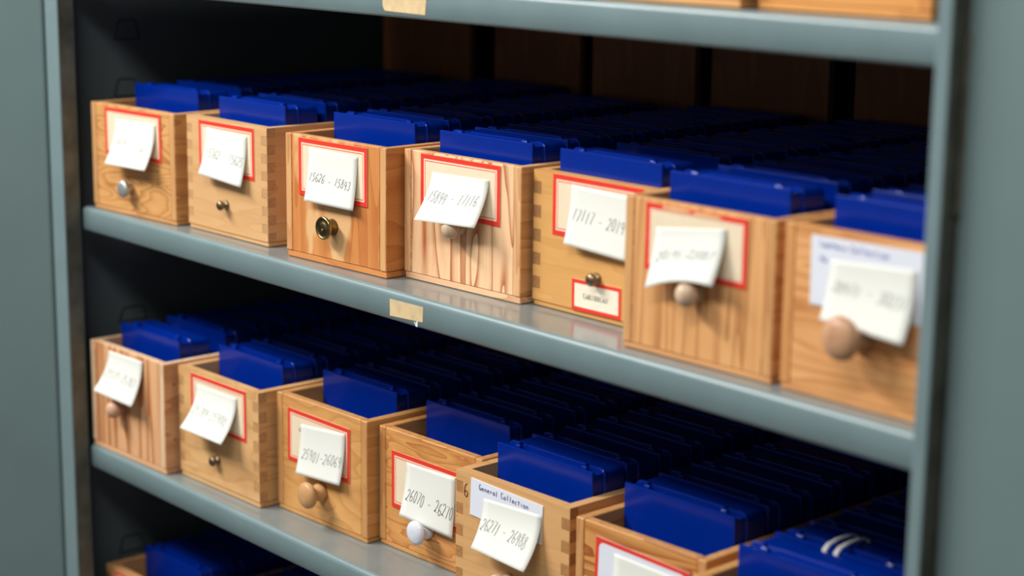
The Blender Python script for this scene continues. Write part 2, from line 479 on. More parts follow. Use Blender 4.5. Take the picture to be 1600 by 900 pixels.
# ------------------------------------------------------------------ sticky notes
def sticky_note(box_loc, rz, tl, tr, bl, br, text, v0, v1, hgt, u0, u1, mat, label, half=0.00026, bow=0.0, p1=0.55, seed=1):
    """tl,tr: (x,z) on the box front; bl,br: (x,y,z) of the free lower corners; local to the box"""
    root = thing('sticky_note', label, 'note', box_loc, rz, 'sticky notes on the box fronts')
    e = -0.0010
    def curve(t, b, v):
        P0 = Vector((t[0], e, t[1])); P2 = Vector(b)
        P1 = Vector((t[0], e - 0.0004, t[1] + (b[2] - t[1]) * p1))
        return P0 * (1 - v) ** 2 + P1 * 2 * v * (1 - v) + P2 * v * v
    def S_(u, v):
        p = curve(tl, bl, v) * (1 - u) + curve(tr, br, v) * u
        if bow: p = p + Vector((0, -0.3 * bow, bow)) * (4 * u * (1 - u) * v * v)
        return p
    def nrm(u, v):
        d = 0.01
        return (S_(u, min(v + d, 1)) - S_(u, max(v - d, 0))).cross(S_(min(u + d, 1), v) - S_(max(u - d, 0), v)).normalized() * -1
    def front(u, v):                       # unit normal on the viewer's side (-y)
        n = nrm(u, v)
        return n if n.y < 0 else -n
    nu, nv = 10, 16
    mb = MB()
    vs = [S_(i / nu, j / nv) for j in range(nv + 1) for i in range(nu + 1)]
    bs = [S_(i / nu, j / nv) - front(i / nu, j / nv) * 0.00016 for j in range(nv + 1) for i in range(nu + 1)]
    K = (nu + 1) * (nv + 1)
    fs = []
    for j in range(nv):
        for i in range(nu):
            a = j * (nu + 1) + i
            fs.append((a, a + 1, a + nu + 2, a + nu + 1))
            fs.append((K + a, K + a + nu + 1, K + a + nu + 2, K + a + 1))
    ring = [i for i in range(nu + 1)] + [j * (nu + 1) + nu for j in range(1, nv + 1)] + [nv * (nu + 1) + i for i in range(nu - 1, -1, -1)] + [j * (nu + 1) for j in range(nv - 1, 0, -1)]
    for k in range(len(ring)):
        a, b2 = ring[k], ring[(k + 1) % len(ring)]
        fs.append((a, b2, K + b2, K + a))
    mb.add(vs + bs, fs, 0, True)
    mb.build('paper', PAPER, root)
    if text:
        rnd = random.Random(seed)
        mt = MB()
        for pl in strokes(text, 0.10, rnd):
            P, NN = [], []
            for s, yv in pl:
                u = u0 + (u1 - u0) * s
                v = v0 + (v1 - v0) * s + hgt * (0.5 - yv)
                u += 0.035 * (yv - 0.5)
                u = min(max(u, 0.0), 0.995); v = min(max(v, 0), 1)
                n = front(u, v)
                P.append(S_(u, v) + n * 0.00018); NN.append(n)
            ribbon(mt, P, lambda i: NN[i], half)
        mt.build('handwriting', mat, root, fix=False)
    return root

# ------------------------------------------------------------------ label cards glued on the fronts
def label_card(parent, x0, x1, z0, z1, style='triple', tilt=0.0, paper=None):
    mb = MB()
    w, h = x1 - x0, z1 - z0
    if style == 'triple':
        insets = [(0.0, 1), (0.0034, 0), (0.0045, 1), (0.0051, 0)]
    elif style == 'double':
        insets = [(0.0, 1), (0.0033, 0), (0.0040, 1), (0.0043, 0)]
    elif style == 'small':
        insets = [(0.0, 1), (0.0027, 0)]
    else:
        insets = [(0.0, 1), (0.0030, 0)]
    cx, cz = (x0 + x1) / 2, (z0 + z1) / 2
    def rot(x, z):
        c, s = math.cos(tilt), math.sin(tilt)
        return (cx + (x - cx) * c - (z - cz) * s, cz + (x - cx) * s + (z - cz) * c)
    def rect(d, r=0.0):
        if r <= 0:
            pts = [(x0 + d, z0 + d), (x1 - d, z0 + d), (x1 - d, z1 - d), (x0 + d, z1 - d)]
            pts = [q for q in pts for _ in range(4)] if style == 'round' else pts
        else:
            pts = []
            for (px, pz, a0) in ((x0 + d + r, z0 + d + r, 180), (x1 - d - r, z0 + d + r, 270), (x1 - d - r, z1 - d - r, 0), (x0 + d + r, z1 - d - r, 90)):
                for k in range(4):
                    a = math.radians(a0 + 30 * k)
                    pts.append((px + r * math.cos(a), pz + r * math.sin(a)))
        return [rot(*q) for q in pts]
    rings = [(rect(d, 0.004 if (style == 'round' and d > 0) else 0.0), m) for d, m in insets]
    Y = -0.0004
    for k, (rg, m) in enumerate(rings):
        n = len(rg)
        vs = [(x, Y, z) for x, z in rg]
        if k + 1 < len(rings):
            vs += [(x, Y, z) for x, z in rings[k + 1][0]]
            mb.add(vs, [(i, (i + 1) % n, n + (i + 1) % n, n + i) for i in range(n)], m)
        else:
            mb.add(vs, [tuple(range(n))], m)
    o4 = [rot(x0, z0), rot(x1, z0), rot(x1, z1), rot(x0, z1)]
    mb.add([(x, Y, z) for x, z in o4] + [(x, 0.0, z) for x, z in o4], [(i, (i + 1) % 4, 4 + (i + 1) % 4, 4 + i) for i in range(4)] + [(7, 6, 5, 4)], 0)
    bm_o = mb.build('label_card', [paper or CREAM, RED], parent, fix=False)
    me = bm_o.data
    bm = bmesh.new(); bm.from_mesh(me)
    bmesh.ops.remove_doubles(bm, verts=bm.verts, dist=1e-6)
    bmesh.ops.recalc_face_normals(bm, faces=bm.faces)
    bm.to_mesh(me); bm.free()
    return bm_o
def index_card(parent, pts):
    mb = MB(); mb.prism(pts, 'y', -0.0007, 0.0)
    return mb.build('index_card', CARD, parent)

# ------------------------------------------------------------------ knobs (profile radius r, distance d from the face)
def knob(parent, kind, x, z, r, out, mat, tilt=0.0):
    mb = MB()
    mats = [mat]
    if kind == 'disc':
        prof = [(0.0044, 0), (0.0044, out * 0.55), (0.0052, out * 0.62), (r * 0.93, out * 0.74), (r, out * 0.86), (r, out * 1.1), (r * 0.93, out * 1.24), (r * 0.75, out * 1.30), (r * 0.3, out * 1.33)]
    elif kind == 'small':
        prof = [(r * 0.95, 0), (r * 1.0, out * 0.10), (r * 0.88, out * 0.28), (r * 0.5, out * 0.45), (r * 0.48, out * 0.55), (r * 0.72, out * 0.68), (r * 0.96, out * 0.88), (r, out * 1.02), (r * 0.92, out * 1.2), (r * 0.66, out * 1.36), (r * 0.3, out * 1.44)]
    elif kind == 'brass':
        prof = [(0.0062, 0), (0.0060, 0.0012), (0.0056, out * 0.70), (r * 0.92, out * 0.80), (r, out * 0.90), (r, out * 1.02), (r * 0.95, out * 1.10), (r * 0.86, out * 1.10), (r * 0.82, out * 1.03), (r * 0.55, out * 1.0), (r * 0.5, out * 1.06), (r * 0.22, out * 1.08)]
        mats = [BRASS, BRASS_D]
        mis = [1, 1, 1, 0, 0, 0, 0, 1, 1, 1, 1, 1]
    elif kind == 'mushroom':
        prof = [(r * 0.70, 0), (r * 0.72, out * 0.14), (r * 0.64, out * 0.30), (r * 0.46, out * 0.46), (r * 0.44, out * 0.56), (r * 0.60, out * 0.68), (r * 0.92, out * 0.80), (r, out * 0.92), (r * 0.97, out * 1.04), (r * 0.84, out * 1.14), (r * 0.58, out * 1.22), (r * 0.25, out * 1.26)]
    else:  # ball
        prof = [(r * 0.72, 0), (r * 0.70, (out - r * 0.8) * 0.5), (r * 0.50, max(out - r * 0.95, 0.001))]
        prof += [(r * math.sin(a), out - r * 0.85 * math.cos(a)) for a in [math.radians(t) for t in (38, 55, 72, 90, 108, 126, 144, 160, 172)]]
    mb.lathe(prof, 40, 0, (0, 0, 0), mis=(mis if kind == 'brass' else None))
    k = mb.build('knob', mats, parent)
    k.location = (x, 0, z)
    if kind == 'brass':
        s = MB()
        Y = -(out * 1.08)
        s.lathe([(0.0012, 0), (0.0012, 0.0006), (0.0008, 0.0009)], 16, 0, (0, Y, -0.0015))
        s.build('knob_pin', BRASS, k)
    return k

# ------------------------------------------------------------------ wooden boxes
ENDM = {}
def endgrain(key, col):
    if key not in ENDM:
        ENDM[key] = wood('end_grain_' + key, col, tuple(c * 0.62 for c in col[:3]) + (1,), 'y', 6, 120, 60, 0.5, 1.2, 11, 0.25, 0.6)
    return ENDM[key]
DEPTH = 0.342
def wooden_box(loc, rz, w, h, floor_z, mats, joint='ply', t=0.0075, name='wooden_box', label='', back_h=0.172, base=0.0042, group='wooden index boxes on the cabinet shelves', depth=DEPTH, nf=9, finger_dark=True, front_bottom=0.0):
    """mats: front, side, trim (ply ends), end (finger ends), base"""
    fm, sm, tm, em, es, bmx = mats
    root = thing(name, label, 'box', loc, rz, group)
    D = depth
    # base board, slightly inset at the front
    mb = MB(); mb.box(0.0006, w - 0.0006, 0.0008, D, 0.0, base)
    b = mb.build('base_board', bmx, root, 0.0004)
    mb = MB(); mb.box(t + 0.0001, w - t - 0.0001, t + 0.0001, D - 0.0081, base, floor_z)
    mb.build('floor_panel', sm, root)
    z0 = base + 0.0002
    if joint == 'ply':
        for x0 in (0.0, w - t):
            mb = MB(); mb.box(x0, x0 + t, 0.0, D - 0.008, z0, h, mats=[0, 1, 1, 0, 0, 0])
            mb.build('side_panel', [sm, tm], root, 0.0006)
        mb = MB(); mb.box(t + 0.0002, w - t - 0.0002, 0.0003, t, z0, h, mats=[0, 1, 0, 0, 0, 0])
        mb.build('front_panel', [fm, tm], root, 0.0005)
    else:
        fh = (h - z0) / nf
        mb = MB(); mb.box(t, w - t, 0.0, t, z0, h)
        for k in range(nf):
            if k % 2 == 0:
                a, c_ = z0 + k * fh + 0.0001, z0 + (k + 1) * fh - 0.0001
                mb.box(0, t, 0.0, t, a, c_, mats=[0, 0, 0, 0, 0, 1])
                mb.box(w - t, w, 0.0, t, a, c_, mats=[0, 0, 0, 0, 1, 0])
        mb.build('front_panel', [fm, es], root)
        for sgn, x0 in ((-1, 0.0), (1, w - t)):
            mb = MB(); mb.box(x0, x0 + t, t, D - 0.008, z0, h)
            for k in range(nf):
                if k % 2 == 1:
                    a, c_ = z0 + k * fh + 0.0001, z0 + (k + 1) * fh - 0.0001
                    mb.box(x0 + (0.0001 if sgn > 0 else 0), x0 + t - (0.0001 if sgn < 0 else 0), 0.00015, t, a, c_, mats=[0, 0, 1, 0, 0, 0])
            mb.build('side_panel', [sm, em], root)
    mb = MB(); mb.box(0.0004, w - 0.0004, D - 0.0078, D, z0, back_h)
    mb.build('back_board', BACKW, root, 0.0005)
    return root
BACKW = wood('back_board_wood', srgb(150, 96, 62), srgb(110, 66, 40), 'z', 4, 30, 5, 0.35, 1.5, 21, 0.25, 0.6)
def W5(i, light, dark, grain, side=None, trim=None, end=None, end_side=None, **k):
    f = wood('box_front_wood_%d' % i, light, dark, grain, seed=i * 1.37 + 0.4, **k)
    sl, sd = side or (light, dark)
    s = wood('box_side_wood_%d' % i, sl, sd, 'y', 9, 34, 5, 0.5, 1.6, i + 31, 0.2, 0.5)
    tr = wood('box_edge_wood_%d' % i, trim or light, dark, 'z' if not trim else 'z', 5, 90, 8, 0.4, 1.5, i + 51, 0.2, 0.55)
    e = endgrain(str(i), end or srgb(150, 100, 58))
    e2 = endgrain('%d_side' % i, end_side or end or srgb(150, 100, 58))
    bs = wood('box_base_wood_%d' % i, light, dark, 'x', 5, 60, 6, 0.4, 1.5, i + 71, 0.2, 0.55)
    return (f, s, tr, e, e2, bs)

# ------------------------------------------------------------------ slide boxes: one prototype, copied with its parts
PITCH = 0.0331
CW, CH = 0.0975, 0.1000
def make_slide_box():
    root = bpy.data.objects.new('slide_box', None)
    root.empty_display_size = 0.01
    C.objects.link(root)
    d1 = 0.0112
    mb = MB()
    mb.box(-CW / 2 + 0.0006, CW / 2 - 0.0006, 0, 0.0024, 0, CH - 0.0002)
    b = mb.build('front_plate', BLUE, root, 0.0006, 2)
    mb = MB(); mb.box(-CW / 2 + 0.0014, CW / 2 - 0.0014, 0.0022, d1 + 0.002, 0.0, CH - 0.0028)
    mb.build('base_shell', BLUE, root, 0.0004)
    # lid: rounded upper corners, notched rim beside the hinges
    def outline(wd, hh, r, notch):
        x0, x1 = -wd / 2, wd / 2
        p = [(x0, 0.0), (x1, 0.0)]
        p += [(x1 - r + r * math.cos(a), hh - r + r * math.sin(a)) for a in [math.radians(15 * k) for k in range(0, 7)]]
        if notch:
            for xc in (0.345, -0.345):
                a, c_ = xc * wd + 0.0058, xc * wd - 0.0036
                p += [(a, hh), (a, hh - 0.0030), (c_, hh - 0.0030), (c_, hh)]
        p += [(x0 + r - r * math.sin(a), hh - r + r * math.cos(a)) for a in [math.radians(15 * k) for k in range(0, 7)]]
        return p
    mb = MB()
    mb.prism(outline(CW, CH - 0.0002, 0.0050, True), 'y', d1, d1 + 0.0030)
    mb.prism(outline(CW - 0.0016, CH - 0.0016, 0.0046, False), 'y', d1 + 0.0028, PITCH - 0.0014)
    lid = mb.build('lid', BLUE, root, 0.0010, 3)
    for xc in (-0.345, 0.345):
        mb = MB()
        n = 14
        x0, x1 = xc * CW - 0.0022, xc * CW + 0.0022
        vs = [(x, d1 - 0.0040 + 0.0014 * math.cos(2 * math.pi * k / n), CH - 0.0014 + 0.0014 * math.sin(2 * math.pi * k / n)) for x in (x0, x1) for k in range(n)]
        mb.add(vs, [[k, (k + 1) % n, n + (k + 1) % n, n + k] for k in range(n)], 0, True)
        mb.add(vs[:n], [list(range(n))]); mb.add(vs[n:], [list(range(n))])
        mb.build('hinge', BLUE_PEG, root)
    return root
PROTO = make_slide_box()
proto_used = [False]
ORD = ['foremost', 'second', 'third', 'fourth', 'fifth', 'sixth', 'seventh', 'eighth', 'ninth', 'tenth']
def place_slide(loc, rz, rx, label, group):
    if not proto_used[0]:
        o = PROTO
        proto_used[0] = True
    else:
        o = PROTO.copy()
        C.objects.link(o)
        for ch in PROTO.children:
            c2 = ch.copy()
            c2.parent = o
            C.objects.link(c2)
    o.location = loc
    o.rotation_euler = (rx, 0, rz)
    return tag(o, label, 'slide box', group)
def fill(key, loc, rz, w, zt, y0, xc, desc, n=None, skip=(), drift=0.0, pitch=PITCH + 0.0002, gaps=None):
    R = Matrix.Rotation(rz, 3, 'Z')
    rnd = random.Random(key)
    nmax = int((DEPTH - 0.0085 - y0) / pitch)
    n = nmax if n is None else min(n, nmax)
    lim = (w - 0.0152 - CW) / 2 - 0.0003
    y = y0
    for k in range(n):
        dx = xc - w / 2 + drift * k + rnd.uniform(-0.0006, 0.0006)
        dx = max(-lim, min(lim, dx))
        if gaps and k in gaps: y += gaps[k]
        if y + pitch > DEPTH - 0.0082: break
        p = R @ Vector((w / 2 + dx, y, zt - CH)) + Vector(loc)
        place_slide(p, rz, 0.0, ('frontmost blue plastic slide box in %s' % desc) if k == 0 else ('%s blue plastic slide box from the front in %s' % (ORD[k], desc)), 'slide boxes in ' + desc)
        y += pitch

# light/dark wood colours
def c(*a): return srgb(*a)
BOX = {
 # key: (x, y, shelf z, yaw, w, h)
 'M1': (0.0, -0.0125, 0.0, 0.062, 0.1277, 0.0934), 'M2': (0.1374, 0.0016, 0.0, 0.011, 0.1173, 0.0942), 'M3': (0.2900, -0.0033, 0.0, 0.050, 0.1200, 0.0952),
 'M4': (0.4118, 0.0176, 0.0, 0.045, 0.1228, 0.0945), 'M5': (0.5377, 0.0315, 0.0, 0.0, 0.1200, 0.0934), 'M6': (0.6639, -0.0046, 0.0, 0.014, 0.1208, 0.0953), 'M7': (0.7915, -0.0035, 0.0, 0.0, 0.1200, 0.0963),
 'L1': (-0.0085, -0.0165, -S, 0.030, 0.1222, 0.0980), 'L2': (0.1190, -0.0013, -S, 0.0176, 0.1208, 0.0974), 'L3': (0.2449, 0.0154, -S, 0.030, 0.1182, 0.0979), 'L4': (0.3656, 0.0289, -S, 0.030, 0.1190, 0.0946),
 'L5': (0.4854, 0.0079, -S, 0.030, 0.1165, 0.0934), 'L6': (0.6115, 0.0081, -S, 0.040, 0.1140, 0.0913), 'L7': (0.7410, -0.0165, -S, 0.040, 0.1200, 0.0940),
 'B1': (-0.0215, -0.0010, -2 * S, 0.020, 0.1230, 0.0970), 'B2': (0.1100, 0.0050, -2 * S, 0.010, 0.1200, 0.0960),
 'U1': (0.6280, -0.0020, ZU, 0.0, 0.1215, 0.0950), 'U2': (0.7548, 0.0060, ZU, 0.0, 0.1210, 0.0950),
}
WM = {
 'M1': W5(1, c(226, 168, 104), c(168, 104, 52), 'x', trim=c(222, 172, 116), bands=12, across=46, along=12, contrast=0.75, sharp=2.6, blotch=0.15),
 'M2': W5(2, c(220, 174, 122), c(196, 144, 92), 'x', end=c(206, 158, 108), end_side=c(206, 160, 114), bands=6, across=70, along=6, contrast=0.35, sharp=1.5, blotch=0.2),
 'M3': W5(3, c(216, 144, 80), c(178, 98, 42), 'z', trim=c(222, 172, 116), bands=6, across=38, along=5, contrast=0.45, sharp=1.8, blotch=0.45, patch=c(232, 190, 136)),
 'M4': W5(4, c(250, 208, 162), c(178, 96, 50), 'z', trim=c(236, 188, 134), side=(c(226, 172, 114), c(172, 110, 62)), bands=7, across=44, along=5, contrast=0.95, sharp=3.4, blotch=0.25),
 'M5': W5(5, c(222, 168, 100), c(198, 140, 76), 'x', end=c(174, 124, 76), end_side=c(176, 126, 78), bands=5, across=50, along=7, contrast=0.35, sharp=1.6, blotch=0.35),
 'M6': W5(6, c(232, 174, 114), c(172, 106, 56), 'z', trim=c(218, 166, 108), bands=8, across=48, along=2.5, contrast=0.6, sharp=2.0, blotch=0.3),
 'M7': W5(7, c(234, 174, 114), c(182, 110, 52), 'x', trim=c(214, 154, 94), bands=7, across=48, along=5, contrast=0.6, sharp=2.2, blotch=0.3),
 'L1': W5(8, c(236, 184, 136), c(180, 110, 62), 'z', trim=c(240, 212, 176), bands=6, across=44, along=2.2, contrast=1.25, sharp=2.6, blotch=0.15),
 'L2': W5(9, c(226, 178, 122), c(178, 122, 66), 'x', end=c(204, 154, 100), end_side=c(204, 156, 106), bands=5, across=44, along=12, contrast=0.3, sharp=1.4, blotch=0.75),
 'L3': W5(10, c(222, 166, 100), c(180, 116, 58), 'x', trim=c(206, 154, 98), bands=7, across=36, along=13, contrast=0.45, sharp=2.0, blotch=0.3),
 'L4': W5(11, c(222, 160, 92), c(160, 86, 36), 'x', trim=c(214, 158, 98), bands=8, across=70, along=13, contrast=0.6, sharp=2.2, blotch=0.25),
 'L5': W5(12, c(222, 172, 116), c(190, 138, 84), 'x', end=c(184, 132, 80), end_side=c(176, 126, 76), bands=5, across=70, along=7, contrast=0.3, sharp=1.5, blotch=0.2),
 'L6': W5(13, c(222, 162, 94), c(160, 86, 36), 'x', trim=c(216, 164, 106), bands=7, across=52, along=5, contrast=0.95, sharp=2.2, blotch=0.2),
 'L7': W5(14, c(216, 162, 100), c(180, 116, 62), 'x', bands=6, across=40, along=6, contrast=0.5, sharp=2.0, blotch=0.25),
 'B1': W5(15, c(214, 160, 104), c(184, 124, 74), 'x', end=c(160, 110, 64), bands=5, across=50, along=7, contrast=0.35, sharp=1.5, blotch=0.25),
 'B2': W5(16, c(212, 160, 102), c(184, 124, 74), 'x', bands=5, across=50, along=7, contrast=0.35, sharp=1.5, blotch=0.25),
 'U1': W5(17, c(226, 172, 112), c(170, 112, 60), 'x', trim=c(226, 178, 120), bands=10, across=50, along=7, contrast=0.55, sharp=2.0, blotch=0.3),
 'U2': W5(18, c(224, 158, 88), c(186, 118, 54), 'x', trim=c(206, 140, 80), bands=6, across=46, along=4, contrast=0.4, sharp=1.8, blotch=0.25),
}
INFO = {
 # key: joint, floor->top z of slide boxes, first slide y, centre x, box label, short description
 'M1': ('ply', 0.1092, 0.036, 0.0630, 'wooden box with flat silver knob, leftmost on the middle shelf', 'the silver-knobbed box on the middle shelf'),
 'M2': ('finger', 0.1098, 0.0235, 0.0615, 'pale finger-jointed box with tiny bronze knob beside the silver-knobbed box, middle shelf', 'the pale finger-jointed box, middle shelf'),
 'M3': ('ply', 0.1095, 0.040, 0.0560, 'reddish plywood box with round brass knob on the middle shelf', 'the brass-knobbed box on the middle shelf'),
 'M4': ('ply', 0.1088, 0.0185, 0.0660, 'streaky plywood box numbered 15894-17116 with wooden ball knob on the middle shelf', 'the streaky plywood box numbered 15894-17116'),
 'M5': ('finger', 0.1090, 0.0095, 0.0640, 'box with small red-framed CARIBBEAN label under its bronze knob, middle shelf', 'the box with the CARIBBEAN label'),
 'M6': ('ply', 0.1097, 0.0275, 0.0590, 'vertically grained box with torn red-framed label, right of the CARIBBEAN box', 'the box right of the CARIBBEAN box'),
 'M7': ('ply', 0.1110, 0.0275, 0.0600, 'box with white card and big round wooden knob by the right post, middle shelf', 'the big-knobbed box by the right post'),
 'L1': ('ply', 0.1122, 0.0260, 0.0585, 'plywood box with no frame label and a pinkish wooden knob, leftmost on the lower shelf', 'the pinkish-knobbed box on the lower shelf'),
 'L2': ('finger', 0.1125, 0.0345, 0.0580, 'blotchy finger-jointed box with tiny bronze knob on the lower shelf', 'the bronze-knobbed box on the lower shelf'),
 'L3': ('ply', 0.1118, 0.0400, 0.0550, 'plywood box numbered 25901-26069 with tan mushroom knob on the lower shelf', 'the box with the tan mushroom knob'),
 'L4': ('ply', 0.1112, 0.0365, 0.0600, 'plywood box numbered 26070-26270 with white porcelain knob on the lower shelf', 'the white-knobbed box on the lower shelf'),
 'L5': ('finger', 0.1108, 0.0290, 0.0625, 'finger-jointed box with General Collection card on the lower shelf', 'the General Collection box'),
 'L6': ('ply', 0.1103, 0.0360, 0.0590, 'flame-grained box with white round-cornered red-framed label, right of the General Collection box', 'the box with the round-cornered label'),
 'L7': ('ply', 0.1105, 0.0295, 0.0590, 'wooden box in the bottom right corner, only its rear left rim showing', 'the box in the bottom right corner'),
 'B1': ('finger', 0.1115, 0.0345, 0.0600, 'wooden box in the bottom left corner, on the lowest shelf in view', 'the box in the bottom left corner'),
 'B2': ('ply', 0.1110, 0.0300, 0.0600, 'wooden box on the lowest shelf, right of the box in the bottom left corner', 'the second box on the lowest shelf'),
}
ROOT = {}
for k, (jt, zt, y0, xc, lab, desc) in INFO.items():
    x, y, z, a, w, h = BOX[k]
    r = wooden_box((x, y, z + 0.0004), a, w, h, zt - CH - 0.0008, WM[k], jt, label=lab, t=0.0074 if jt == 'ply' else 0.0078, base=0.0046 if k in ('M4', 'M3', 'L1', 'L2') else 0.0036, nf=11 if k in ('L2', 'M5', 'L5') else 13)
    ROOT[k] = r
    fill(k, (x, y, z), a, w, zt, y0, xc, desc, drift=0.0, gaps={'L1': {1: 0.0145}, 'M2': {1: 0.0055}, 'M1': {1: 0.0105}, 'M6': {1: 0.0088}, 'M5': {1: 0.0190}, 'L7': {1: 0.001, 2: 0.001}}.get(k))
for k, lab in (('U1', 'upper-shelf wooden box cut off by the top edge, second from the right post'), ('U2', 'orange upper-shelf wooden box cut off by the top edge, beside the right post')):
    x, y, z, a, w, h = BOX[k]
    ROOT[k] = wooden_box((x, y, z + 0.0004), a, w, h, 0.011, WM[k], 'ply', label=lab)

# ------------------------------------------------------------------ labels, cards, knobs
LC = {'M1': (0.0226, 0.1085, 0.0502, 0.0911, 'double'), 'M2': (0.0190, 0.1000, 0.0502, 0.0920, 'triple'), 'M3': (0.0170, 0.0988, 0.0498, 0.0932, 'triple'), 'M4': (0.0187, 0.1022, 0.0510, 0.0931, 'triple'),
      'M5': (0.0198, 0.1056, 0.0514, 0.0927, 'triple'), 'M6': (0.0180, 0.0998, 0.0523, 0.0932, 'double'), 'L2': (0.0200, 0.1035, 0.0516, 0.0949, 'triple'), 'L3': (0.0152, 0.0970, 0.0440, 0.0879, 'triple'),
      'L4': (0.0156, 0.0975, 0.0335, 0.0784, 'triple')}
for k, (x0, x1, z0, z1, st) in LC.items():
    label_card(ROOT[k], x0, x1, z0, z1, st, tilt=-0.012 if k == 'L3' else (0.004 if k in ('M1', 'M2') else 0.0))['label'] = 'cream paper label with a red border'
label_card(ROOT['L6'], 0.0186, 0.1003, 0.0400, 0.0815, 'round', tilt=-0.035, paper=CARD)['label'] = 'white label with round-cornered red border'
label_card(ROOT['B1'], 0.0165, 0.0985, 0.0525, 0.0952, 'triple')['label'] = 'cream paper label with a red border'
lc = label_card(ROOT['M5'], 0.0402, 0.0876, 0.0038, 0.0250, 'small', tilt=0.012, paper=CREAM_L)
lc['label'] = 'small cream label printed CARIBBEAN in a red border'
flat_text('printed_text', 'CARIBBEAN', lc, PRINT, 0.0512, 0.0129, 0.0752, 0.0133, 0.0030, -0.00055, 0.00020, serif=True)
# torn strips along the top of the label on M6
for (a, b_, z0, z1) in ((0.031, 0.0560, 0.0904, 0.0925), (0.0560, 0.0800, 0.0898, 0.0922)):
    mb = MB(); mb.prism([(a, z0 + 0.0006), (a + 0.008, z0), (b_ - 0.004, z0 + 0.0002), (b_, z0 + 0.0010), (b_ - 0.003, z1), (a + 0.01, z1 + 0.0003), (a + 0.002, z1)], 'y', -0.00065, 0.0)
    mb.build('torn_patch', TORN, ROOT['M6'])['label'] = 'torn strip of the label showing bare paper'
ic7 = index_card(ROOT['M7'], [(0.0206, 0.0528), (0.0975, 0.0535), (0.0968, 0.0928), (0.0198, 0.0918)])
ic7['label'] = 'white index card with faint blue writing'
flat_text('handwriting', 'Lantern Collection', ic7, INK_F, 0.0265, 0.0862, 0.0740, 0.0858, 0.0036, -0.0009, 0.00032, 0.06, 3)
flat_text('handwriting', 'No.', ic7, INK_F, 0.0265, 0.0780, 0.0345, 0.0780, 0.0034, -0.0009, 0.00032, 0.06, 4)
ic5 = index_card(ROOT['L5'], [(0.0158, 0.0636), (0.0895, 0.0606), (0.0908, 0.0884), (0.0170, 0.0908)])
ic5['label'] = 'white index card headed General Collection'
flat_text('handwriting', 'General Collection', ic5, INK, 0.0255, 0.0840, 0.0770, 0.0826, 0.0040, -0.0009, 0.00026, 0.06, 5)
flat_text('pencil_mark', '6', ROOT['L5'], BROWNINK, 0.0085, 0.0755, 0.0138, 0.0752, 0.0100, -0.0003, 0.00035)['label'] = 'handwritten brown 6'
flat_text('printed_text', 'G', ROOT['L3'], PRINT, 0.0308, 0.0716, 0.0332, 0.0716, 0.0026, -0.0006, 0.00020)
flat_text('printed_text', 'I', ROOT['L4'], PRINT, 0.0330, 0.0640, 0.0345, 0.0640, 0.0026, -0.0006, 0.00018)
for k, kind, x, z, r, out, m in (
    ('M1', 'disc', 0.0608, 0.0240, 0.0073, 0.0080, SILVER), ('M2', 'small', 0.0581, 0.0262, 0.0041, 0.0060, BRONZE), ('M3', 'brass', 0.0576, 0.0299, 0.0088, 0.0090, BRASS),
    ('M4', 'ball', 0.0625, 0.0455, 0.0070, 0.0105, KW_PALE), ('M5', 'small', 0.0640, 0.0278, 0.0044, 0.0056, BRONZE), ('M6', 'ball', 0.0615, 0.0440, 0.0076, 0.0090, KW_PALE),
    ('M7', 'mushroom', 0.0571, 0.0420, 0.0124, 0.0185, KW_BROWN), ('L1', 'ball', 0.0521, 0.0450, 0.0078, 0.0085, KW_PINK), ('L2', 'small', 0.0591, 0.0264, 0.0043, 0.0054, BRONZE),
    ('L3', 'mushroom', 0.0597, 0.0276, 0.0107, 0.0150, KW_TAN), ('L4', 'mushroom', 0.0585, 0.0258, 0.0094, 0.0125, PORCELAIN), ('L5', 'ball', 0.0580, 0.0250, 0.0080, 0.0120, KW_PALE), ('L6', 'mushroom', 0.0570, 0.0260, 0.0100, 0.0140, KW_TAN)):
    knob(ROOT[k], kind, x, z, r, out, m)
# nail heads in the right side of the first box of the lower shelf
for z_ in (0.030, 0.079):
    mb = MB()
    n = 10
    w_ = BOX['L1'][4]
    vs = [(w_ + dx, 0.0100 + 0.0009 * math.cos(2 * math.pi * i / n), z_ + 0.0009 * math.sin(2 * math.pi * i / n)) for dx in (-0.0003, 0.0001) for i in range(n)]
    mb.add(vs, [[i, (i + 1) % n, n + (i + 1) % n, n + i] for i in range(n)] + [list(range(n, 2 * n))])
    mb.build('nail_head', DARKWIRE, ROOT['L1'])

